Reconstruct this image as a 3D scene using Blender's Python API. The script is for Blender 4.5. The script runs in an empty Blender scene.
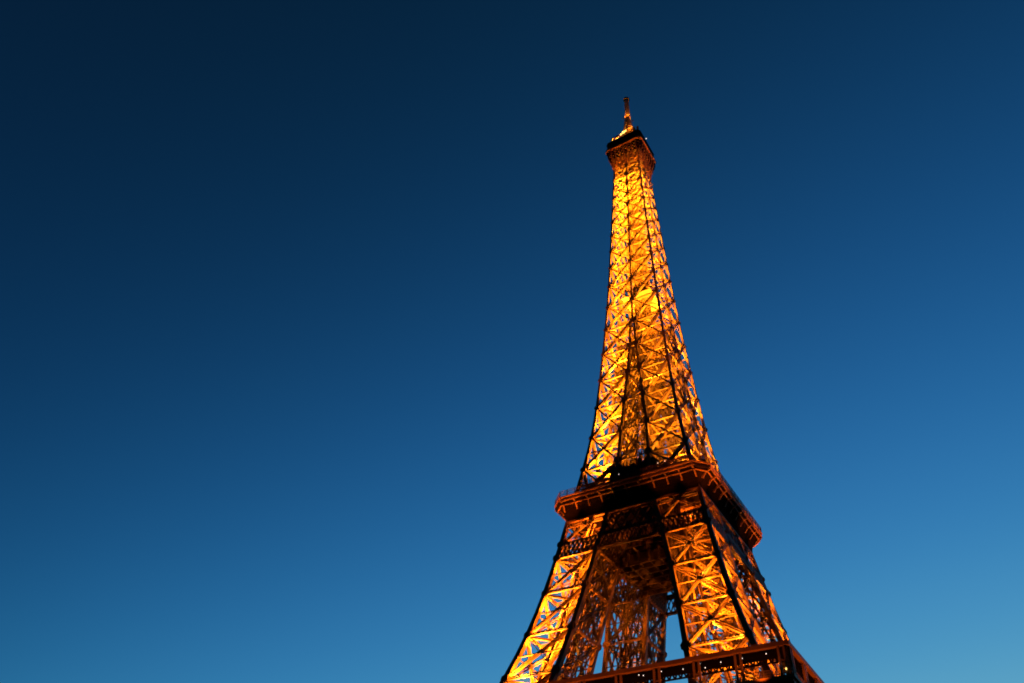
import bpy, math, random
from mathutils import Vector, Matrix

random.seed(7)
S = bpy.context.scene
COL = S.collection
V = Vector

# ------------------------------------------------------------------ camera
cam_data = bpy.data.cameras.new('camera')
cam = bpy.data.objects.new('camera', cam_data)
COL.objects.link(cam)
cam_data.sensor_width = 36.0
cam_data.lens = 29.132
cam_data.clip_start = 0.5
cam_data.clip_end = 20000
_r = V((0.85061915, 0.523186, 0.05218697))
_u = V((0.32483814, -0.60098022, 0.73027594))
_f = V((-0.41343349, 0.60423438, 0.68115605))
cam.matrix_world = Matrix(((_r.x, _u.x, -_f.x, 71.29), (_r.y, _u.y, -_f.y, -177.45),
                           (_r.z, _u.z, -_f.z, 1.87), (0, 0, 0, 1)))
S.camera = cam

# ------------------------------------------------------------------ dusk sky
world = bpy.data.worlds.new('World')
S.world = world
world.use_nodes = True
nt = world.node_tree
bg = nt.nodes['Background']
sky = nt.nodes.new('ShaderNodeTexSky')
sky.sky_type = 'NISHITA'
sky.sun_disc = False
sky.sun_elevation = math.radians(-5)
sky.sun_rotation = math.radians(0)
sky.ozone_density = 4.0
bg.inputs['Strength'].default_value = 0.1


def wmath(op, a, b=None):
    n = nt.nodes.new('ShaderNodeMath')
    n.operation = op
    for i, x in enumerate((a, b)):
        if x is None:
            continue
        if isinstance(x, (int, float)):
            n.inputs[i].default_value = x
        else:
            nt.links.new(x, n.inputs[i])
    return n.outputs[0]


# camera-like tone response of the deep twilight sky, per channel (log-quadratic)
sep = nt.nodes.new('ShaderNodeSeparateColor')
com = nt.nodes.new('ShaderNodeCombineColor')
nt.links.new(sky.outputs[0], sep.inputs[0])
for ch, (a, b, c) in enumerate(((7.6532, 1.9646, 0.0343), (-1.6054, -0.8876, -0.1610), (-5.9319, -3.2838, -0.5128))):
    L = wmath('LOGARITHM', wmath('MAXIMUM', sep.outputs[ch], 1e-6), math.e)
    p = wmath('ADD', wmath('MULTIPLY', L, wmath('ADD', wmath('MULTIPLY', L, c), b)), a + math.log(10) + 0.08)
    nt.links.new(wmath('EXPONENT', p), com.inputs[ch])
nt.links.new(com.outputs[0], bg.inputs['Color'])

# the last of the afterglow
sun_data = bpy.data.lights.new('sun', 'SUN')
sun_data.energy = 0.01
sun_data.angle = math.radians(15)
sun_data.color = (1.0, 0.75, 0.55)
sun = bpy.data.objects.new('sun', sun_data)
COL.objects.link(sun)
sun.rotation_euler = (math.radians(86), 0, math.radians(180))

S.view_settings.view_transform = 'Standard'
S.view_settings.look = 'None'
S.view_settings.exposure = 0.0
S.view_settings.gamma = 1.0
S.view_settings.use_curve_mapping = False
S.cycles.use_light_tree = True
S.cycles.filter_width = 1.8
S.cycles.max_bounces = 5
S.cycles.diffuse_bounces = 1
S.cycles.sample_clamp_indirect = 6.0

POWER = 18.0
AMBER = (1.0, 0.295, 0.009)
SHAFT_AMBER = (1.0, 0.32, 0.010)
LOW_AMBER = (1.0, 0.225, 0.007)
RED_AMBER = (1.0, 0.16, 0.006)


# ------------------------------------------------------------------ materials
def paint(name, col, var=0.35, rough=0.55, scale=0.9, metallic=0.0, spec=0.25):
    m = bpy.data.materials.new(name)
    m.use_nodes = True
    t = m.node_tree
    b = t.nodes['Principled BSDF']
    b.inputs['Roughness'].default_value = rough
    b.inputs['Metallic'].default_value = metallic
    b.inputs['Specular IOR Level'].default_value = spec
    tc = t.nodes.new('ShaderNodeTexCoord')
    nz = t.nodes.new('ShaderNodeTexNoise')
    nz.inputs['Scale'].default_value = scale
    nz.inputs['Detail'].default_value = 6
    t.links.new(tc.outputs['Object'], nz.inputs['Vector'])
    mx = t.nodes.new('ShaderNodeMix')
    mx.data_type = 'RGBA'
    mx.inputs[6].default_value = [c * (1 - var) for c in col] + [1]
    mx.inputs[7].default_value = [min(1, c * (1 + var)) for c in col] + [1]
    t.links.new(nz.outputs[0], mx.inputs[0])
    t.links.new(mx.outputs[2], b.inputs['Base Color'])
    bp = t.nodes.new('ShaderNodeBump')
    bp.inputs['Strength'].default_value = 0.25
    bp.inputs['Distance'].default_value = 0.05
    t.links.new(nz.outputs[0], bp.inputs['Height'])
    t.links.new(bp.outputs[0], b.inputs['Normal'])
    return m


def glow(name, col, strength):
    m = bpy.data.materials.new(name)
    m.use_nodes = True
    b = m.node_tree.nodes['Principled BSDF']
    b.inputs['Base Color'].default_value = (0.8, 0.8, 0.8, 1)
    b.inputs['Emission Color'].default_value = (*col, 1)
    b.inputs['Emission Strength'].default_value = strength
    return m


IRON = paint('brown_iron_paint', (0.11, 0.062, 0.024))
IRON_DARK = paint('dark_shaded_iron', (0.030, 0.018, 0.011))  # darker brown iron, also carries the shade of unlit members in its colour
IRON_BLACK = paint('black_shaded_iron', (0.0035, 0.0022, 0.0016), rough=0.95, spec=0.02)  # near-black iron with the shade of soffits and recesses painted in
DECKING = paint('deck_paint', (0.10, 0.065, 0.045), scale=0.4)
GLASS = paint('dark_glass', (0.02, 0.02, 0.022), var=0.2, rough=0.15)
STONE = paint('plinth_stone', (0.38, 0.34, 0.28), scale=0.3, rough=0.9)
GROUND = paint('ground_gravel', (0.13, 0.11, 0.09), scale=0.08, rough=0.95)
DISH = paint('antenna_paint', (0.42, 0.28, 0.22), var=0.15)
WHITE_GLOW = glow('white_lamp_glow', (1.0, 0.93, 0.85), 1.4)
WARM_GLOW = glow('lantern_glow', (1.0, 0.62, 0.14), 2.2)


# ------------------------------------------------------------------ mesh helpers
class MB:
    def __init__(self):
        self.v = []
        self.f = []

    def bar(self, p, q, w, d, n):
        """box from p to q, w wide in the plane whose normal is n, d deep along n"""
        t = q - p
        if t.length < 1e-4:
            return self
        t.normalize()
        s = n.cross(t)
        if s.length < 1e-4:
            s = V((1, 0, 0)).cross(t)
        s.normalize()
        m = t.cross(s)
        i = len(self.v)
        for c in (p, q):
            for a, b in ((-1, -1), (1, -1), (1, 1), (-1, 1)):
                self.v.append(c + s * (a * w / 2) + m * (b * d / 2))
        self.f += [(i + 3, i + 2, i + 1, i), (i + 4, i + 5, i + 6, i + 7)]
        for k in range(4):
            self.f.append((i + k, i + (k + 1) % 4, i + 4 + (k + 1) % 4, i + 4 + k))
        return self

    def box(self, c, sx, sy, sz):
        c = V(c)
        return self.bar(c - V((0, 0, sz / 2)), c + V((0, 0, sz / 2)), sx, sy, V((0, 1, 0)))

    def girder(self, p, q, n, W, D, t=0.12, lace=True, lw=0.09, layers=2):
        """open lattice girder: two flange plates and zigzag lacing outside and inside"""
        d = q - p
        ln = d.length
        d.normalize()
        s = n.cross(d)
        s.normalize()
        c = n * (-D / 2)
        for k in (-1, 1):
            o = s * (k * (W / 2 - t / 2)) + c
            self.bar(p + o, q + o, t, D, n)
        if lace:
            k = max(2, int(ln / (W * 1.15)))
            for lay in ((0.04, D - 0.04) if layers == 2 else (D - .06,)):
                for i in range(k):
                    a = p + d * (ln * i / k) + s * ((W / 2 - t) * (1 if i % 2 else -1)) - n * lay
                    b = p + d * (ln * (i + 1) / k) + s * ((W / 2 - t) * (-1 if i % 2 else 1)) - n * lay
                    self.bar(a, b, lw, 0.05, n)
        return self

    def plate(self, c, n, up, r, th, k=8):
        """polygonal gusset plate, proud of the surface"""
        n = n.normalized()
        s = up.cross(n).normalized()
        u = n.cross(s)
        i = len(self.v)
        for o in (0.0, th):
            for j in range(k):
                a = math.pi * 2 * (j + 0.5) / k
                self.v.append(c + n * o + s * (math.cos(a) * r) + u * (math.sin(a) * r))
        self.f.append(tuple(i + j for j in reversed(range(k))))
        self.f.append(tuple(i + k + j for j in range(k)))
        for j in range(k):
            self.f.append((i + j, i + (j + 1) % k, i + k + (j + 1) % k, i + k + j))
        return self

    def diamonds(self, p0, p1, q0, q1, k, w, d, n):
        """dense crossed lacing between a bottom line p0-p1 and a top line q0-q1"""
        for i in range(k):
            a, b = i / k, (i + 1) / k
            self.bar(p0.lerp(p1, a), q0.lerp(q1, b), w, d, n)
            self.bar(p0.lerp(p1, b), q0.lerp(q1, a), w, d, n)
        return self

    def loft(self, rings, closed=True, caps=True):
        i = len(self.v)
        k = len(rings[0])
        for r in rings:
            self.v += [V(p) for p in r]
        for a in range(len(rings) - 1):
            for j in range(k if closed else k - 1):
                x, y = i + a * k + j, i + a * k + (j + 1) % k
                self.f.append((x, y, y + k, x + k))
        if caps:
            self.f.append(tuple(i + j for j in reversed(range(k))))
            self.f.append(tuple(i + (len(rings) - 1) * k + j for j in range(k)))
        return self

    def lathe(self, prof, k=16, c=(0, 0)):
        return self.loft([[(c[0] + r * math.cos(2 * math.pi * j / k), c[1] + r * math.sin(2 * math.pi * j / k), z)
                           for j in range(k)] for r, z in prof])

    def build(self, name, mat, parent=None):
        me = bpy.data.meshes.new(name)
        me.from_pydata([tuple(p) for p in self.v], [], self.f)
        me.materials.append(mat)
        me.update()
        o = bpy.data.objects.new(name, me)
        COL.objects.link(o)
        if parent:
            o.parent = parent
        return o


def empty(name, parent=None, loc=(0, 0, 0), rz=0.0):
    o = bpy.data.objects.new(name, None)
    COL.objects.link(o)
    o.parent = parent
    o.location = loc
    o.rotation_euler = (0, 0, rz)
    return o


def copy_tree(o, parent):
    kids = list(o.children)
    c = o.copy()
    COL.objects.link(c)
    c.parent = parent
    for k in kids:
        copy_tree(k, c)
    return c


def spline(kz, kv):
    m = len(kz)
    h = [kz[i + 1] - kz[i] for i in range(m - 1)]
    a, b, c, r = [0.0] * m, [1.0] * m, [0.0] * m, [0.0] * m
    for i in range(1, m - 1):
        a[i], b[i], c[i] = h[i - 1], 2 * (h[i - 1] + h[i]), h[i]
        r[i] = 6 * ((kv[i + 1] - kv[i]) / h[i] - (kv[i] - kv[i - 1]) / h[i - 1])
    for i in range(1, m):
        w = a[i] / b[i - 1]
        b[i] -= w * c[i - 1]
        r[i] -= w * r[i - 1]
    M = [0.0] * m
    M[-1] = r[-1] / b[-1]
    for i in range(m - 2, -1, -1):
        M[i] = (r[i] - c[i] * M[i + 1]) / b[i]

    def ev(z):
        i = 0
        while i < m - 2 and z > kz[i + 1]:
            i += 1
        t, u = z - kz[i], kz[i + 1] - z
        return (M[i] * u ** 3 + M[i + 1] * t ** 3) / (6 * h[i]) + (kv[i] / h[i] - M[i] * h[i] / 6) * u + \
            (kv[i + 1] / h[i] - M[i + 1] * h[i] / 6) * t
    return ev


# ------------------------------------------------------------------ the tower's outline
_hs = spline([57.6, 75, 95, 115.7, 140, 165, 190, 220, 250, 276],
             [math.log(x) for x in (32.5, 25.9, 20.8, 16.95, 12.85, 10.55, 8.8, 7.3, 5.95, 4.93)])
_gs = spline([57.6, 75, 90, 103, 115.7, 140, 165, 176, 180.9], [16.3, 12.9, 10.1, 7.4, 4.95, 3.25, 1.1, 0.5, 0.3])


def H(z):                                   # half width over the outer edges
    return math.exp(_hs(z)) if z >= 57.6 else 32.5 + (57.6 - z) * (62.0 - 32.5) / 57.6


def G(z):                                   # half of the gap between two legs
    return _gs(z) if z >= 57.6 else 16.3 + (57.6 - z) * (37.0 - 16.3) / 57.6


def lerp_tab(tab, z):
    if z <= tab[0][0]:
        return tab[0][1]
    for (a, x), (b, y) in zip(tab, tab[1:]):
        if z <= b:
            return x + (y - x) * (z - a) / (b - a)
    return tab[-1][1]


CW = lambda z: lerp_tab(((0, 1.5), (60, 1.15), (100, 1.0), (120, 0.85), (150, 0.68), (185, 0.56), (270, 0.42)), z)
GW = lambda z: lerp_tab(((0, 1.4), (58, 1.1), (60, 0.76), (100, 0.72), (125, 0.76), (180, 0.72), (270, 0.5)), z)

NX, NY = V((1, 0, 0)), V((0, -1, 0))        # outward normals of the two faces that meet at the near corner

tower = empty('lattice_tower')
tower['label'] = 'tall brown iron lattice tower lit golden from inside at dusk'
tower['category'] = 'tower'


def corner(kind, z):
    h, g, c = H(z), G(z), CW(z) / 2
    return {'a': V((h - c, -h + c, z)), 'b': V((g + c, -h + c, z)), 'c': V((h - c, -g - c, z)), 'e': V((g + c, -g - c, z))}[kind]


FACES = (('b', 'a', NY), ('a', 'c', NX), ('c', 'e', -NY), ('e', 'b', -NX))   # the four faces of a leg


def make_leg(name, levels, dz_rule, belts=()):
    """one leg: corner posts with gussets, crossed girders per panel and face, horizontals, floor frames"""
    leg = empty(name, tower)
    for k in 'abce':
        m = MB()
        for z0, z1 in zip(levels, levels[1:]):
            n = 2
            for i in range(n):
                a, b = z0 + (z1 - z0) * i / n, z0 + (z1 - z0) * (i + 1) / n
                m.bar(corner(k, a), corner(k, b), CW((a + b) / 2), CW((a + b) / 2), NY)
        for z in levels[1:-1]:
            c, p = CW(z), corner(k, z)
            d = (corner(k, z + 1) - corner(k, z - 1)).normalized()
            for n in ({'a': (NY, NX), 'b': (NY, -NX), 'c': (NX, -NY), 'e': (-NX, -NY)}[k]):
                m.plate(p + n * (c / 2 + 0.003), n, d, c * (0.8 if z < 100 and k == 'a' else 1.0 if z < 120 else 1.1 if k == 'a' else 1.45), 0.05)
        m.build('corner_post', IRON, leg)
    for z0, z1 in zip(levels, levels[1:]):
        lace = z0 > 50
        for f, t, n in FACES:
            w, c = GW((z0 + z1) / 2), CW((z0 + z1) / 2)
            m = MB()
            o = n * (c / 2 - 0.12)
            a0, b0, a1, b1 = (corner(f, z0) + o, corner(t, z0) + o, corner(f, z1) + o, corner(t, z1) + o)
            pan = (b0 - a0).cross(a1 - a0).normalized()
            if pan.dot(n) < 0:
                pan = -pan
            if (z0, z1) in belts:
                m.diamonds(a0, b0, a1, b1, 9, 0.34, 0.25, pan)
                m.bar(a0.lerp(a1, .5), b0.lerp(b1, .5), 0.2, 0.2, pan)
            else:
                ly = 1
                m.girder(a0, b1, pan, w * (1.15 if z0 > 115 else 1), w * (1.0 if z0 > 115 else .75), t=.18 if z0 > 115 else .13, lace=lace, layers=ly)
                if z0 > 115:
                    m.bar(b0, a1, .46, .2, pan)
                else:
                    m.girder(b0, a1, pan, w * 0.98, w * 0.7, t=.13, lace=lace, layers=ly)
                # light secondary struts from the crossing to the posts
                mid = (a0 + b1 + b0 + a1) / 4
                for e in (a0.lerp(a1, .5), b0.lerp(b1, .5)):
                    m.bar(e - pan * .3, mid - pan * .3, 0.2, 0.35, pan)
                m.plate(mid + pan * 0.01, pan, V((0, 0, 1)), w * (.5 if z0 > 115 else .8), 0.05, 4)
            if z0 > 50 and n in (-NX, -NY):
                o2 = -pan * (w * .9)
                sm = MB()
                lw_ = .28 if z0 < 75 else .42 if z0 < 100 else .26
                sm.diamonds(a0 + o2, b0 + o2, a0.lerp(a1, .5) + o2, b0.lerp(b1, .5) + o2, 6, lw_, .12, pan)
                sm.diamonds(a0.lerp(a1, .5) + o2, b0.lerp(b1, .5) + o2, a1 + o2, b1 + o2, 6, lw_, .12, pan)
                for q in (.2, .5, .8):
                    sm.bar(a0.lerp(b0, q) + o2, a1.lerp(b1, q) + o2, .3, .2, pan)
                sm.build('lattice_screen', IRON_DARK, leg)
            m.build('cross_brace', IRON_DARK if (z0, z1) in belts or (z0 > 50 and n in (-NX, -NY)) else IRON, leg)  # inner faces and belts take the shade-darkened iron
    for z in levels:
        lace = z > 50
        for f, t, n in FACES:
            w = GW(z) * 0.8
            o = n * (CW(z) / 2 - (0.03 if z < 116 else .7))
            if z > 117:
                w *= .75
            MB().girder(corner(f, z) + o, corner(t, z) + o, n, w, w, lace=lace).build('horizontal_girder', IRON_DARK if 103 < z < 120 else IRON, leg)
        m = MB()
        U = V((0, 0, 1))
        m.girder(corner('a', z), corner('e', z), U, 0.6, 0.5, lace=lace)
        m.girder(corner('b', z), corner('c', z), U, 0.6, 0.5, lace=lace)
        mid = (corner('a', z) + corner('e', z)) / 2
        for k, j in (('a', 'b'), ('a', 'c'), ('c', 'e'), ('b', 'e')):
            m.bar((corner(k, z) + corner(j, z)) / 2, mid, 0.25, 0.3, U)
        m.build('floor_frame', IRON, leg)
    return leg


LOW = [57.6, 69.9, 80.3, 90.9, 100.4, 104.2, 114.0]
UP = [116.5, 127.4, 138.3, 149.2, 159.8, 170.3, 180.9]
BASE = [3.0, 17.0, 31.0, 45.0, 57.0]

leg = make_leg('leg', LOW, None, belts=((100.4, 104.2),))


def axis(z):
    return V(((H(z) + G(z)) / 2, -(H(z) + G(z)) / 2, z))


# lift track and stairs inside the leg
m = MB()
side = V((1, 1, 0)).normalized()
out = V((1, -1, 0)).normalized()
zs = [57.6 + i * (113 - 57.6) / 28 for i in range(29)]
for a, b in zip(zs, zs[1:]):
    for s in (-1.5, 1.5):
        m.bar(axis(a) + side * s - out * 1.2, axis(b) + side * s - out * 1.2, 0.35, 0.7, out)
    m.bar(axis(a) - side * 1.5 - out * 1.2, axis(a) + side * 1.5 - out * 1.2, 0.25, 0.25, out)
    m.bar(axis(a) - side * 1.5 - out * 1.2, axis(b) + side * 1.5 - out * 1.2, 0.15, 0.15, out)
m.build('lift_track', IRON, leg)
m = MB()
for u, w in ((-3.4, 2.0), (3.4, 2.0), (-2.6, -3.2), (2.6, -3.2)):
    for a, b in zip(zs[::4], zs[4::4]):
        m.bar(axis(a) + side * u + out * w, axis(b) + side * u * .8 + out * w, 0.45, 0.5, out)
m.build('lift_rail', IRON, leg)
m = MB()
zs = [58 + i * 2.6 for i in range(21)]
for i, (a, b) in enumerate(zip(zs, zs[1:])):
    s = 1 if i % 2 else -1
    p, q = axis(a) + out * 1.8 - side * 2.4 * s, axis(b) + out * 1.8 + side * 2.4 * s
    for o in (-0.5, 0.5):
        m.bar(p + out * o, q + out * o, 0.1, 0.3, out)
        m.bar(p + out * o + V((0, 0, 1)), q + out * o + V((0, 0, 1)), 0.06, 0.06, out)
    for j in range(9):
        c = p.lerp(q, (j + .5) / 9)
        m.bar(c - out * .5, c + out * .5, 0.3, 0.05, V((0, 0, 1)))
    m.bar(q - out * .7, q + out * .7, 1.0, 0.08, V((0, 0, 1)))
m.build('staircase', IRON, leg)

base_leg = make_leg('leg_foot', BASE, None)
for k in 'abce':
    p = corner(k, 1.5)
    MB().loft([[(p.x + sx * r, p.y + sy * r, z) for sx, sy in ((-1, -1), (1, -1), (1, 1), (-1, 1))]
               for r, z in ((4.2, 0.0), (4.0, 1.2), (2.2, 3.2))]).build('plinth', STONE, base_leg)

upper = make_leg('upper_pillar', UP, None)

for k in (1, 2, 3):
    for o in (leg, base_leg, upper):
        copy_tree(o, tower).rotation_euler = (0, 0, k * math.pi / 2)


def rotz(p, k):
    return Matrix.Rotation(k * math.pi / 2, 3, 'Z') @ V(p)


# tie beams that cross the gap between two upper pillars
ties = empty('gap_bracing', tower)
for k in range(4):
    m = MB()
    n = rotz(NY, k)
    for z0, z1 in zip(UP[1:], UP[2:]):
        a0, b0 = rotz((-G(z0), -H(z0) + .3, z0), k), rotz((G(z0), -H(z0) + .3, z0), k)
        a1, b1 = rotz((-G(z1), -H(z1) + .3, z1), k), rotz((G(z1), -H(z1) + .3, z1), k)
        m.bar(a0 - n * .4, b0 - n * .4, 0.25, 0.3, n)
        if G(z0) > 1.2:
            m.bar(a0, b1, 0.26, 0.25, n)
            m.bar(b0, a1, 0.26, 0.25, n)
    m.build('tie_beam', IRON, ties)

# ------------------------------------------------------------------ the single shaft above the join
shaft = empty('shaft', tower)
SH = [180.9, 191.0, 200.9, 210.1, 218.8, 227.1, 234.9, 242.3, 248.8, 255.0, 261.0, 266.6, 271.8, 277.0]


def sp(kind, z, k):
    h, c = H(z), CW(z) / 2
    return rotz({'L': (-h + c, -h + c, z), 'M': (0, -h + c, z), 'R': (h - c, -h + c, z)}[kind], k)


for k in range(4):
    n = rotz(NY, k)
    for kind, nm in (('R', 'corner_post'), ('M', 'middle_post')):
        m = MB()
        for z0, z1 in zip(SH, SH[1:]):
            m.bar(sp(kind, z0, k), sp(kind, z1, k), CW(z0), CW(z0), n)
        for z in SH[:-1]:
            c = CW(z)
            up = (sp(kind, z + 1, k) - sp(kind, z - 1, k))
            m.plate(sp(kind, z, k) + n * (c / 2 + .003), n, up, c * (1.55 if kind == 'M' else 1.2), 0.05)
            if kind == 'R':
                n2 = rotz(NX, k)
                m.plate(sp(kind, z, k) + n2 * (c / 2 + .003), n2, up, c * (1.55 if kind == 'M' else 1.2), 0.05)
        m.build(nm, IRON, shaft)
    for z0, z1 in zip(SH, SH[1:]):
        w = GW(z0)
        m = MB()
        for f, t in (('L', 'M'), ('M', 'R')):
            o = n * (CW(z0) / 2 - 0.1)
            a0, b0, a1, b1 = sp(f, z0, k) + o, sp(t, z0, k) + o, sp(f, z1, k) + o, sp(t, z1, k) + o
            m.girder(a0, b1, n, w * 1.15, w * 1.05, t=.18, lw=.14, layers=1)
            m.bar(b0, a1, .36, .16, n)
        m.build('cross_brace', IRON, shaft)
        m = MB()
        m.girder(sp('L', z0, k) - n * .45, sp('R', z0, k) - n * .45, n, w * .55, w * .7, t=.1, layers=1)
        m.build('horizontal_girder', IRON, shaft)
for z in SH[:-1]:
    m = MB()
    U = V((0, 0, 1))
    for k in range(2):
        m.girder(sp('L', z, k), sp('L', z, k + 2), U, .45, .4, t=.1)
        m.girder(sp('M', z, k), sp('M', z, k + 2), U, .45, .4, t=.1)
    for k in range(4):
        m.bar(sp('M', z, k), sp('M', z, k + 1), .2, .25, U)
    m.build('floor_frame', IRON, shaft)
# middle landing half way up
m = MB()
hh = H(197) * .6
m.box((0, 0, 196.6), 2 * hh, 2 * hh, 0.3)
m.build('landing', DECKING, shaft)

# lift shaft and winding stairs in the core
core = empty('lift_shaft', tower)
m = MB()
R0 = 1.9
zs = [116 + i * 4.0 for i in range(40)]
for k in range(4):
    n = rotz(NY, k)
    for z0, z1 in zip(zs, zs[1:]):
        a0, b0, a1, b1 = (rotz((-R0, -R0, z0), k), rotz((R0, -R0, z0), k), rotz((-R0, -R0, z1), k), rotz((R0, -R0, z1), k))
        m.bar(a0, a1, .3, .3, n)
        m.bar(a0, b0, .18, .18, n)
        m.bar(a0, b1, .14, .14, n)
        m.bar(b0, a1, .14, .14, n)
m.build('shaft_frame', IRON, core)
m = MB()
for k in range(4):
    n = rotz(NY, k)
    for i in range(4):
        x = -1.45 + i * .97
        for z0, z1 in zip(zs[2:-1], zs[3:]):
            m.bar(rotz((x, -R0 + .2, z0 + .15), k), rotz((x, -R0 + .2, z1 - .15), k), .62, .06, n)
m.build('backdrop_slats', IRON, core)  # slats added behind the bracing to catch the lamps as a golden backdrop
m = MB()
z = 122.0
k = 0
while z < 268:
    q = 2.75
    p0, p1 = rotz((-q, -q, z), k), rotz((q, -q, z + 2.2), k)
    n = rotz(NY, k)
    for o in (-.35, .35):
        m.bar(p0 + n * o, p1 + n * o, .22, .08, n)
    for j in range(8):
        c = p0.lerp(p1, (j + .5) / 8)
        m.bar(c - n * .35, c + n * .35, .28, .05, V((0, 0, 1)))
    m.bar(p0 + n * .35 + V((0, 0, 1)), p1 + n * .35 + V((0, 0, 1)), .06, .06, n)
    z += 2.2
    k += 1
m.build('staircase', IRON, core)


# ------------------------------------------------------------------ second platform
def octa(h, c, z):
    return [(h - c, -h, z), (h, -h + c, z), (h, h - c, z), (h - c, h, z), (-h + c, h, z), (-h, h - c, z), (-h, -h + c, z), (-h + c, -h, z)]


def ring(h, c, z0, z1, th):
    """a hollow chamfered-square band"""
    o0, o1 = octa(h, c, z0), octa(h, c, z1)
    i0, i1 = octa(h - th, c - th * .41, z0), octa(h - th, c - th * .41, z1)
    return MB().loft([i0, o0, o1, i1, i0], caps=False)


P2 = empty('second_platform', tower)
R2, C2 = 20.8, 3.05
MB().loft([octa(R2 - .6, C2 - .2, 115.0), octa(R2 - .6, C2 - .2, 115.9)]).build('deck', DECKING, P2)
ring(R2, C2, 115.35, 116.0, 0.45).build('fascia', IRON, P2)
ring(R2 + .28, C2 + .12, 116.0, 116.4, 0.9).build('cornice', IRON, P2)
ring(R2 + .15, C2 + .06, 115.05, 115.35, 0.6).build('cornice', IRON, P2)

# curved soffit under the overhang, and its brackets
prof = []
for i in range(9):
    a = i / 8 * math.pi / 2
    prof.append((17.9 + 2.75 * (1 - math.cos(a)), 110.9 + 4.15 * math.sin(a)))
MB().loft([octa(r, .6 + (r - 17.9) * .6, z) for r, z in prof], caps=False).build('soffit', IRON_BLACK, P2)  # near-black, so the shade between the brackets is in the colour
ring(17.95, .55, 110.4, 110.9, 0.6).build('string_course', IRON, P2)
ring(20.25, 2.3, 114.2, 114.4, .25).build('soffit_rail', IRON, P2)
bm_ = MB()
for (r0, z0), (r1, z1) in zip(prof[3:], prof[4:]):
    bm_.bar(V((0, -r0 - .2, z0)), V((0, -r1 - .2, z1)), .30, .5, NY)
bm_.bar(V((0, -R2 - .06, 115.35)), V((0, -R2 - .06, 116.0)), .3, .12, NY)
first = None
for k in range(4):
    for i in range(11):
        x = -17.5 + 3.5 * i
        if first is None:
            first = bm_.build('bracket', IRON, P2)
            b = first
        else:
            b = first.copy()
            COL.objects.link(b)
        b.location = rotz((x, 0, 0), k)
        b.rotation_euler = (0, 0, k * math.pi / 2)

# belt girders and the dark floor structure between the legs
for k in range(4):
    n = rotz(NY, k)
    m = MB()
    z0, z1 = 100.4, 104.2
    a0, b0 = rotz((-G(z0), -H(z0) + .3, z0), k), rotz((G(z0), -H(z0) + .3, z0), k)
    a1, b1 = rotz((-G(z1), -H(z1) + .3, z1), k), rotz((G(z1), -H(z1) + .3, z1), k)
    m.diamonds(a0, b0, a1, b1, 12, .25, .3, n)
    m.bar(a0, b0, .7, .7, n)
    m.bar(a1, b1, .6, .6, n)
    m.build('belt_girder', IRON_DARK, P2)
    MB().bar(a0 + n * .4, b0 + n * .4, .3, .3, n).build('belt_chord', IRON, P2)
    m = MB()
    g = G(105) + .4
    for z0, z1 in ((104.8, 109.6),):
        a0, b0, a1, b1 = rotz((-g, -18.4, z0), k), rotz((g, -18.4, z0), k), rotz((-g, -17.6, z1), k), rotz((g, -17.6, z1), k)
        m.diamonds(a0, b0, a1, b1, 6, .5, .4, n)
        m.bar(a0, b0, .5, .5, n)
    m.build('frieze_lattice', IRON_DARK, P2)
m = MB()
for i in range(-4, 5):
    m.box((i * 4.1, 0, 112.6), .5, 33, 3.2)
m.build('floor_beam', IRON_DARK, P2)
m = MB()
for i in range(-4, 5):
    m.box((0, i * 4.1, 111.9), 33, .5, 3.0)
m.build('floor_beam', IRON_DARK, P2)


MB().loft([[(x, y, z) for x, y in ((-7, -7), (7, -7), (7, 7), (-7, 7))] for z in (104.0, 104.6)]).build('service_floor', IRON_BLACK, P2)
m = MB()
for i in range(-3, 4):
    m.box((i * 2.7, 0, 102.4), .4, 18, 3.0)
    m.box((0, i * 2.7, 102.0), 18, .4, 2.8)
m.build('service_beam', IRON_DARK, P2)


def railing(mb, pts, h, step, w=.06, rails=3, net=False):
    n = len(pts)
    for i in range(n):
        a, b = V(pts[i]), V(pts[(i + 1) % n])
        k = max(1, int((b - a).length / step))
        d = (b - a)
        nn = V((d.y, -d.x, 0)).normalized()
        for j in range(k):
            p = a.lerp(b, j / k)
            mb.bar(p, p + V((0, 0, h)), w * 1.6, w * 1.6, nn)
        for r in range(1, rails + 1):
            o = V((0, 0, h * r / rails))
            mb.bar(a + o, b + o, w, w, nn)
        if net:
            kk = int((b - a).length / .5)
            for j in range(kk):
                p = a.lerp(b, (j + .5) / kk)
                mb.bar(p, p + V((0, 0, h)), .05, .05, nn)
    return mb


railing(MB(), octa(R2 + .1, C2, 116.4), 1.6, 2.0, .09, 3, True).build('railing', IRON_DARK, P2)

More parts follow.
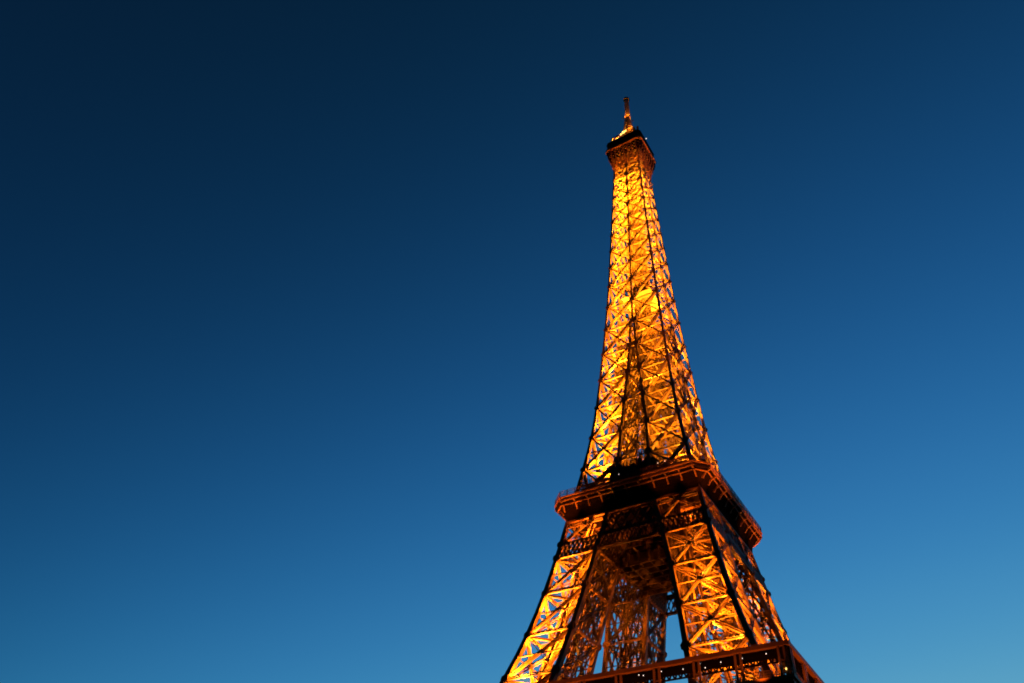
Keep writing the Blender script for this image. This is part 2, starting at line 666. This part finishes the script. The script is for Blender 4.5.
# upper terrace, kiosks and screens standing on the platform
U2 = empty('upper_terrace', tower)
MB().loft([octa(15.2, 1.0, 120.2), octa(15.2, 1.0, 121.2)]).build('deck', IRON_DARK, U2)
railing(MB(), octa(15.1, 1.0, 121.2), 2.4, 1.8, .08, 6, True).build('railing', IRON_DARK, U2)
for k in range(4):
    c = rotz((0, -10.4, 0), k)
    sx, sy = (11, 7.5) if k % 2 == 0 else (7.5, 11)
    MB().box((c.x, c.y, 118.3), sx, sy, 4.6).build('kiosk_wall', IRON_DARK, U2)
    m = MB()
    d = rotz((0, -14.2, 0), k)
    for i in range(-2, 3):
        e = rotz((i * 2.1, -14.2, 0), k)
        m.box((e.x, e.y, 118.0), 1.7 if k % 2 == 0 else .1, .1 if k % 2 == 0 else 1.7, 2.4)
    m.build('window', GLASS, U2)
    c = rotz((0, -10.6, 0), k)
    sx, sy = (12.5, 8.6) if k % 2 == 0 else (8.6, 12.5)
    m = MB().box((c.x, c.y, 122.6), sx, sy, 2.7)
    m.loft([[(c.x + a * sx * s, c.y + b * sy * s, z) for a, b in ((-.5, -.5), (.5, -.5), (.5, .5), (-.5, .5))]
            for s, z in ((1.06, 124.0), (1.06, 124.25), (.6, 125.4), (.5, 125.5))])
    n = rotz(NY, k)
    for i in range(15):
        x = -6.3 + .9 * i
        e = rotz((x, -14.6, 121.2), k)
        m.bar(e, e + V((0, 0, 4.2 + 1.1 * math.sin(i * 1.7) + .9 * (i % 3 == 0))), .34, .3, n)
        if i % 2:
            m.box((e.x, e.y, 124.4 + .8 * math.sin(i * 2.3)), .85, .85, 1.3)
    for z in (122.2, 123.3, 124.4):
        m.bar(rotz((-6.6, -14.6, z), k), rotz((6.6, -14.6, z), k), .45, .2, n)
    m.diamonds(rotz((-6.6, -14.5, 121.4), k), rotz((6.6, -14.5, 121.4), k), rotz((-6.6, -14.5, 125.2), k), rotz((6.6, -14.5, 125.2), k), 16, .2, .1, n)
    m.build('roof_pavilion', IRON_DARK, U2)

# ------------------------------------------------------------------ first platform
P1 = empty('first_platform', tower)
R1 = 36.0
sq = lambda h, z: [(h, -h, z), (h, h, z), (-h, h, z), (-h, -h, z)]


def sring(h, z0, z1, th):
    return MB().loft([sq(h - th, z0), sq(h, z0), sq(h, z1), sq(h - th, z1), sq(h - th, z0)], caps=False)


sring(R1 - .2, 56.9, 57.5, 23).build('deck', DECKING, P1)
sring(R1, 53.4, 56.9, .6).build('fascia', IRON_DARK, P1)
sring(R1 + .3, 57.5, 57.95, 1.0).build('cornice', IRON, P1)
sring(R1 + .2, 53.0, 53.4, .8).build('cornice', IRON, P1)
sring(R1 + .25, 63.0, 63.8, .8).build('top_beam', IRON, P1)
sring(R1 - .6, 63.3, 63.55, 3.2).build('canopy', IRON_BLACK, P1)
for k in range(4):
    n = rotz(NY, k)
    m = MB()
    q = R1 - 1.3
    m.diamonds(rotz((-q, -q, 60.9), k), rotz((q, -q, 60.9), k), rotz((-q, -q, 63.2), k), rotz((q, -q, 63.2), k), 62, .34, .1, n)
    m.bar(rotz((-q, -q, 62.5), k), rotz((q, -q, 62.5), k), 1.5, .12, n)
    for z in (60.9, 61.7, 63.2):
        m.bar(rotz((-q, -q, z), k), rotz((q, -q, z), k), .3, .2, n)
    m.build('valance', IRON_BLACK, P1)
pm = MB()
for s_ in (-.5, .5):
    pm.box((s_, -R1 + .15, 60.45), .34, .45, 5.1)
    pm.box((s_, -R1 + .15, 58.2), .55, .55, .5)
pm.box((0, -R1 + .15, 60.6), 1.3, .3, .2)
first = None
for k in range(4):
    for i in range(10):
        x = -34.65 + 7.7 * i
        if first is None:
            first = b = pm.build('arcade_post', IRON, P1)
        else:
            b = first.copy()
            COL.objects.link(b)
        b.location = rotz((x, 0, 0), k)
        b.rotation_euler = (0, 0, k * math.pi / 2)
railing(MB(), sq(R1 - .1, 57.95), 1.3, 1.6, .07, 3, True).build('railing', IRON_DARK, P1)
for k in range(4):
    m = MB()
    n = rotz(NY, k)
    a, b = rotz((-13, -29, 57.5), k), rotz((13, -29, 57.5), k)
    a1, b1 = rotz((-13, -26.5, 62.6), k), rotz((13, -26.5, 62.6), k)
    for i in range(15):
        m.bar(a.lerp(b, i / 14), a1.lerp(b1, i / 14), .2, .3, n)
    m.bar(a1, b1, .4, 1.2, n)
    fr = m.build('pavilion_frame', IRON_DARK, P1)
    MB().bar(a.lerp(a1, .5), b.lerp(b1, .5), 5.2, .1, (b - a).cross(a1 - a).normalized()).build('pavilion_glass', GLASS, P1)
m = MB()
for k in range(4):
    for i in range(9):
        x = -30.8 + i * 7.7
        m.bar(rotz((x, -R1 + .1, 55.7), k), rotz((x, -R1 - 2.5, 55.85), k), .15, .2, V((0, 0, 1)))
        m.bar(rotz((x, -R1 + .1, 54.3), k), rotz((x, -R1 - 2.3, 55.75), k), .1, .1, rotz(NX, k))
m.build('lamp_arm', IRON_DARK, P1)
for k in range(4):
    m = MB().lathe([(.05, 58.7), (.14, 58.8), (.14, 59.0), (.05, 59.1)], 8, tuple(rotz((R1 - .9, -R1 - .35, 0), k))[:2])
    m.build('corner_lamp', WARM_GLOW, P1)
# under-floor girders
m = MB()
for i in range(-3, 4):
    for k in range(4):
        c = rotz((i * 9, -24.5, 54.9), k)
        m.box(c, .6 if k % 2 == 0 else 22, 22 if k % 2 == 0 else .6, 3.0)
m.build('floor_beam', IRON_DARK, P1)
# the great arches below
for k in range(4):
    n = rotz(NY, k)
    m = MB()
    pts = []
    for i in range(25):
        a = math.pi * i / 24
        x, z = -36.5 * math.cos(a), 12 + 38 * math.sin(a)
        pts.append((rotz((x, -H(z) + 1.0, z), k), rotz((x * .93, -H(z) + 1.0, z - 2.8 * math.sin(a)), k)))
    for (p, q), (p2, q2) in zip(pts, pts[1:]):
        m.bar(p, p2, .6, 1.2, n)
        m.bar(q, q2, .5, 1.2, n)
        m.bar(p, q2, .2, .3, n)
        m.bar(q, p2, .2, .3, n)
    m.build('arch', IRON, P1)

# ------------------------------------------------------------------ top gallery
P3 = empty('top_gallery', tower)
R3, C3 = 7.5, 0.95
MB().loft([octa(R3 - .2, C3, 277.7), octa(R3 - .2, C3, 278.3)]).build('deck', DECKING, P3)
ring(R3 + .15, C3, 277.9, 279.0, .5).build('cornice', IRON, P3)
prof = [(5.35, 267.5), (5.6, 269.0), (6.0, 270.8), (6.45, 272.6), (6.95, 274.3), (7.2, 276.0), (7.3, 277.6)]
br = MB()
for (r0, z0), (r1, z1) in zip(prof, prof[1:]):
    br.bar(V((0, -r0, z0)), V((0, -r1, z1)), .22, .4, NY)
first = None
for k in range(4):
    for i in range(7):
        x = -5.1 + 1.7 * i
        if first is None:
            first = b = br.build('bracket', IRON, P3)
        else:
            b = first.copy()
            COL.objects.link(b)
        b.location = rotz((x, 0, 0), k)
        b.rotation_euler = (0, 0, k * math.pi / 2)
for k in range(4):
    n = rotz(NY, k)
    m = MB()
    for j in (0, 1, 2):
        (r0, z0), (r1, z1) = prof[j], prof[j + 1]
        kk = 7
        m.diamonds(rotz((-r0, -r0, z0), k), rotz((r0, -r0, z0), k), rotz((-r1, -r1, z1), k), rotz((r1, -r1, z1), k), kk, .16, .12, n)
        m.bar(rotz((-r0, -r0, z0), k), rotz((r0, -r0, z0), k), .2, .25, n)
    m.build('flare_lattice', IRON_DARK, P3)
    m = MB()
    for j in (3, 4, 5):
        (r0, z0), (r1, z1) = prof[j], prof[j + 1]
        r0, r1 = r0 - .25, r1 - .25
        m.diamonds(rotz((-r0, -r0, z0), k), rotz((r0, -r0, z0), k), rotz((-r1, -r1, z1), k), rotz((r1, -r1, z1), k), 9, .5, .12, n)
    m.build('flare_panel', IRON_BLACK, P3)  # shade below the rim painted in as near-black lattice
# caged deck above the rim
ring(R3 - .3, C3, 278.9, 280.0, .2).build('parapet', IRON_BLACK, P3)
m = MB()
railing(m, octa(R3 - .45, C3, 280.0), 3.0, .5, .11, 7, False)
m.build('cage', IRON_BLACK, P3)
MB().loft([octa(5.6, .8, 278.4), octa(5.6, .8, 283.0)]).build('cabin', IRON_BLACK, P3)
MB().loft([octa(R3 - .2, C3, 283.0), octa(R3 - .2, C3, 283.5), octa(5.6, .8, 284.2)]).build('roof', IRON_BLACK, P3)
railing(MB(), octa(6.0, .8, 283.9), 1.4, 1.2, .09, 2, True).build('railing', IRON_BLACK, P3)
MB().loft([octa(3.2, .5, 284.0), octa(3.1, .5, 288.6), octa(2.4, .4, 289.6)]).build('upper_cabin', IRON, P3)

# campanile: arched ribs, lantern, mast
CP = empty('campanile', tower)
for k in range(4):
    m = MB()
    pts = []
    for i in range(9):
        t = i / 8
        pts.append(rotz((3.9 - 2.6 * t ** 1.3, -(3.9 - 2.6 * t ** 1.3), 284.3 + 9.0 * math.sin(t * math.pi / 2)), k))
    for p, q in zip(pts, pts[1:]):
        m.bar(p, q, .5, .6, rotz((1, -1, 0), k))
    m.build('arched_rib', IRON, CP)
MB().lathe([(0.3, 292.9), (2.4, 293.1), (2.5, 293.5), (0.3, 293.6)]).build('balcony', IRON, CP)
MB().lathe([(1.3, 293.6), (1.4, 295.0), (1.2, 295.4)]).build('lantern', WARM_GLOW, CP)
m = MB()
for i in range(8):
    a = math.pi * i / 4 + .2
    m.bar(V((1.5 * math.cos(a), 1.5 * math.sin(a), 293.6)), V((1.5 * math.cos(a), 1.5 * math.sin(a), 295.5)), .25, .25, V((math.cos(a), math.sin(a), 0)))
m.lathe([(1.75, 295.5), (1.6, 295.9), (1.2, 296.6)])
m.build('lantern_frame', IRON, CP)
mast = empty('antenna_mast', tower)
m = MB()
zz = [296.4 + i * 1.5 for i in range(9)]
mr = lambda z: 1.5 - (z - 296.4) * .07
for k in range(4):
    n = rotz(NY, k)
    for a, b in zip(zz, zz[1:]):
        ra, rb = mr(a), mr(b)
        m.bar(rotz((-ra, -ra, a), k), rotz((-rb, -rb, b), k), .35, .35, n)
        m.bar(rotz((-ra, -ra, a), k), rotz((rb, -rb, b), k), .24, .24, n)
        m.bar(rotz((ra, -ra, a), k), rotz((-rb, -rb, b), k), .24, .24, n)
m.lathe([(.55, 296), (.5, 308.6)])
m.build('lattice_base', DISH, mast)
m = MB().lathe([(.62, 308.2), (.55, 315), (.5, 320.6)], 12)
for i in range(6):
    z = 309.7 + i * 1.7
    for k in range(4):
        c = rotz((.78, 0, z), k)
        m.box(c, .4, .4, 1.25)
m.build('pole', DISH, mast)
MB().lathe([(.5, 320.5), (1.3, 320.7), (1.3, 321.4), (.3, 321.6), (.12, 322.6)], 12).build('finial', IRON, mast)


for i, (x, y, z, q) in enumerate(((-2.5, -2.3, 293.2, .5), (-1.5, -2.2, 294.3, .62), (-.5, -2.3, 294.5, .42), (-1.9, -1.5, 292.6, .4))):
    MB().lathe([(.15, 284.2), (.12, z - q)], 8, (x, y)).build('beacon_post', IRON, CP)
    MB().lathe([(.1, z - q), (q * .8, z - q * .6), (q, z), (q * .7, z + q * .5), (.1, z + q * .7)], 10, (x, y)).build('beacon', WARM_GLOW, CP)


def dish(p, d, r, mat=DISH):
    d = V(d).normalized()
    s = d.cross(V((0, 0, 1))).normalized()
    u = s.cross(d)
    rings = []
    for rr, o in ((.05, 0), (.5, .06), (.85, .2), (1.0, .34), (1.0, .40), (.8, .26), (.45, .12), (.05, .06)):
        rings.append([V(p) + d * (o * r) + (s * math.cos(2 * math.pi * j / 14) + u * math.sin(2 * math.pi * j / 14)) * (rr * r) for j in range(14)])
    m = MB().loft(rings)
    m.bar(V(p) - d * .05, V(p) - d * .9 - V((0, 0, .5)), .18, .18, u)
    m.bar(V(p) - d * .9 - V((0, 0, 1.6)), V(p) - d * .9 + V((0, 0, .6)), .2, .2, d)
    return m.build('dish_antenna', mat, P3)


dish((-4.9, -5.2, 287.0), (-.6, -.8, .1), 1.4)
dish((-2.8, -5.6, 287.0), (-.2, -1, .1), 1.2)
dish((-5.6, -2.6, 287.4), (-1, -.3, .1), 1.2)
dish((4.2, -3.0, 288.6), (.6, -.7, .1), 1.6, IRON_DARK)
dish((4.6, -.2, 290.0), (1, -.4, .1), 1.5, IRON_DARK)
dish((3.2, -3.6, 285.6), (.5, -.8, .1), 1.2)
for i, (x, y, z0, z1) in enumerate(((4.9, -2.6, 283.6, 293.0), (5.3, -.4, 283.6, 291.0), (4.2, -4.6, 283.6, 290.0), (-4.6, -4.4, 283.6, 288.2), (4.8, 1.8, 283.6, 290.0), (-5.4, 2, 283.6, 288))):
    m = MB().bar(V((x, y, z0)), V((x, y, z1)), .24, .24, NY)
    for j in range(3):
        m.box((x, y, z1 - .6 - j * 1.5), .7, .7, 1.1)
    m.build('whip_antenna', IRON_DARK, P3)

# ------------------------------------------------------------------ lamps
hm = MB()
hm.box((0, 0, -.28), .5, .35, .3)
hm.bar(V((-.3, 0, -.5)), V((-.3, 0, -.1)), .06, .12, NY)
hm.bar(V((.3, 0, -.5)), V((.3, 0, -.1)), .06, .12, NY)
hm.box((0, 0, -.53), .7, .2, .06)
house = None
spots = {}


def flood(p, watts, col=AMBER, aim=(0, 0, 1), angle=165, r=.2):
    global house
    if house is None:
        house = b = hm.build('floodlight', IRON_DARK, tower)
    else:
        b = house.copy()
        COL.objects.link(b)
    b.location = p
    d = V(aim).normalized()
    b.rotation_euler = d.to_track_quat('Z', 'Y').to_euler()
    key = (watts, col, angle, r)
    if key not in spots:
        L = bpy.data.lights.new('floodlight_beam', 'SPOT')
        L.energy = watts * POWER
        L.color = col
        L.spot_size = math.radians(angle)
        L.spot_blend = .5
        L.shadow_soft_size = r
        spots[key] = L
    o = bpy.data.objects.new('floodlight_beam', spots[key])
    COL.objects.link(o)
    o.parent = b
    o.rotation_euler = (math.pi, 0, 0)


def inleg(u, v, z, k):
    """a point inside leg k: u, v = 0..1 across its plan"""
    g, h = G(z), H(z)
    return rotz((g + (h - g) * u, -(g + (h - g) * v), z), k)


for k in range(4):
    dim = (.31, .30, .09, .68)[k]
    for z, w in ((58.5, 7500), (66, 8000), (74.5, 8500), (83, 8000), (93, 4500)):
        if z > 90 and k == 0:
            w *= .5
        flood(inleg(.36, .64, z, k), w * dim, LOW_AMBER)
        flood(inleg(.74, .70, z + 2.5, k), w * .7 * dim, LOW_AMBER)
    flood(inleg(.5, .5, 105.2, k), 2300 * (.22, .25, .1, 1.0)[k], RED_AMBER)
    flood(rotz((9.3, -9.3, 96.0), k), 420, RED_AMBER, rotz((-.4, .4, 1), k))  # added fill lamp, lifts the beams under the platform out of black
    # lamps added on the first platform's canopy and outboard arms, washing the cornices from below
    for x, w in ((-16.5, 46000), (-10, 12000), (9.5, 15000), (16.5, 27000)):
        p = rotz((x * 1.2, -R1 + 1.4, 64.2), k)
        flood(p, w, RED_AMBER, rotz((x, -21.0, 115.3), k) - p, 11, .3)
    for i in range(9):
        flood(rotz((-30.8 + i * 7.7, -R1 - 2.2, 56.5), k), 190, RED_AMBER, rotz((0, .32, 1), k), 95)
    for j, (z, w) in enumerate(((124.5, 6000), (130.5, 6000), (139.5, 6000), (150.5, 6000), (161, 5500), (171.5, 4500))):
        u = .34 if j % 2 else .66
        flood(inleg(u, 1 - u, z + (.8 if j % 2 else 0), k), w * (.55, .9, .5, 1.15)[k])
for i, z in enumerate((182, 192, 202, 211.2, 220, 228.3, 236, 243.4, 250, 256)):
    q = H(z) * .55
    for k in range(4):
        flood(rotz((q, -q, z), k), (3000 if z < 215 else 2700) * ((.40, 1.0, .5, 1.35) if i % 2 else (.70, .8, .5, 1.1))[k], SHAFT_AMBER)
for k in range(4):
    flood(rotz((3.9, -3.9, 269.0), k), 120, RED_AMBER)
    for x in (-4.2, -1.4, 1.4, 4.2):
        p = rotz((x, -6.1, 262.3), k)
        flood(p, 800, RED_AMBER, rotz((x, -7.75, 278.8), k) - p, 40, .2)
flood((-3.9, -4.2, 284.9), 500)
flood((-1.5, -4.6, 284.9), 350)
flood((3.6, -3.2, 288.8), 90)
for k in range(4):
    flood(rotz((2.0, -2.0, 294.3), k), 150, AMBER)
    flood(rotz((1.5, -1.5, 306.0), k), 70, AMBER)
wl = MB().lathe([(.02, -.1), (.07, -.06), (.09, 0), (.07, .06), (.02, .1)], 8)
white = None


def white_lamp(p):
    global white
    if white is None:
        white = b = wl.build('white_lamp', WHITE_GLOW, tower)
    else:
        b = white.copy()
        COL.objects.link(b)
    b.location = p


x = -20.0
while x < 33:
    white_lamp((x, -R1 + 1.1, 62.9 - 1.4 * random.random()))
    if random.random() < .35:
        white_lamp((x + .9, -R1 + 1.1, 62.9 - 1.4 * random.random()))
    x += 3.2 + random.random() * 1.6
for x in (-1.2, 9.2, 11.0):
    white_lamp((x, -R2 - .2, 118.2))
b = white.copy()
COL.objects.link(b)
b.location = (7.4, -1.0, 284.7)
b.scale = (2.4, 2.4, 2.4)

# ------------------------------------------------------------------ ground
g = MB()
g.v = [V((-4000, -4000, 0)), V((4000, -4000, 0)), V((4000, 4000, 0)), V((-4000, 4000, 0))]
g.f = [(0, 1, 2, 3)]
go = g.build('ground', GROUND)
go['kind'] = 'structure'
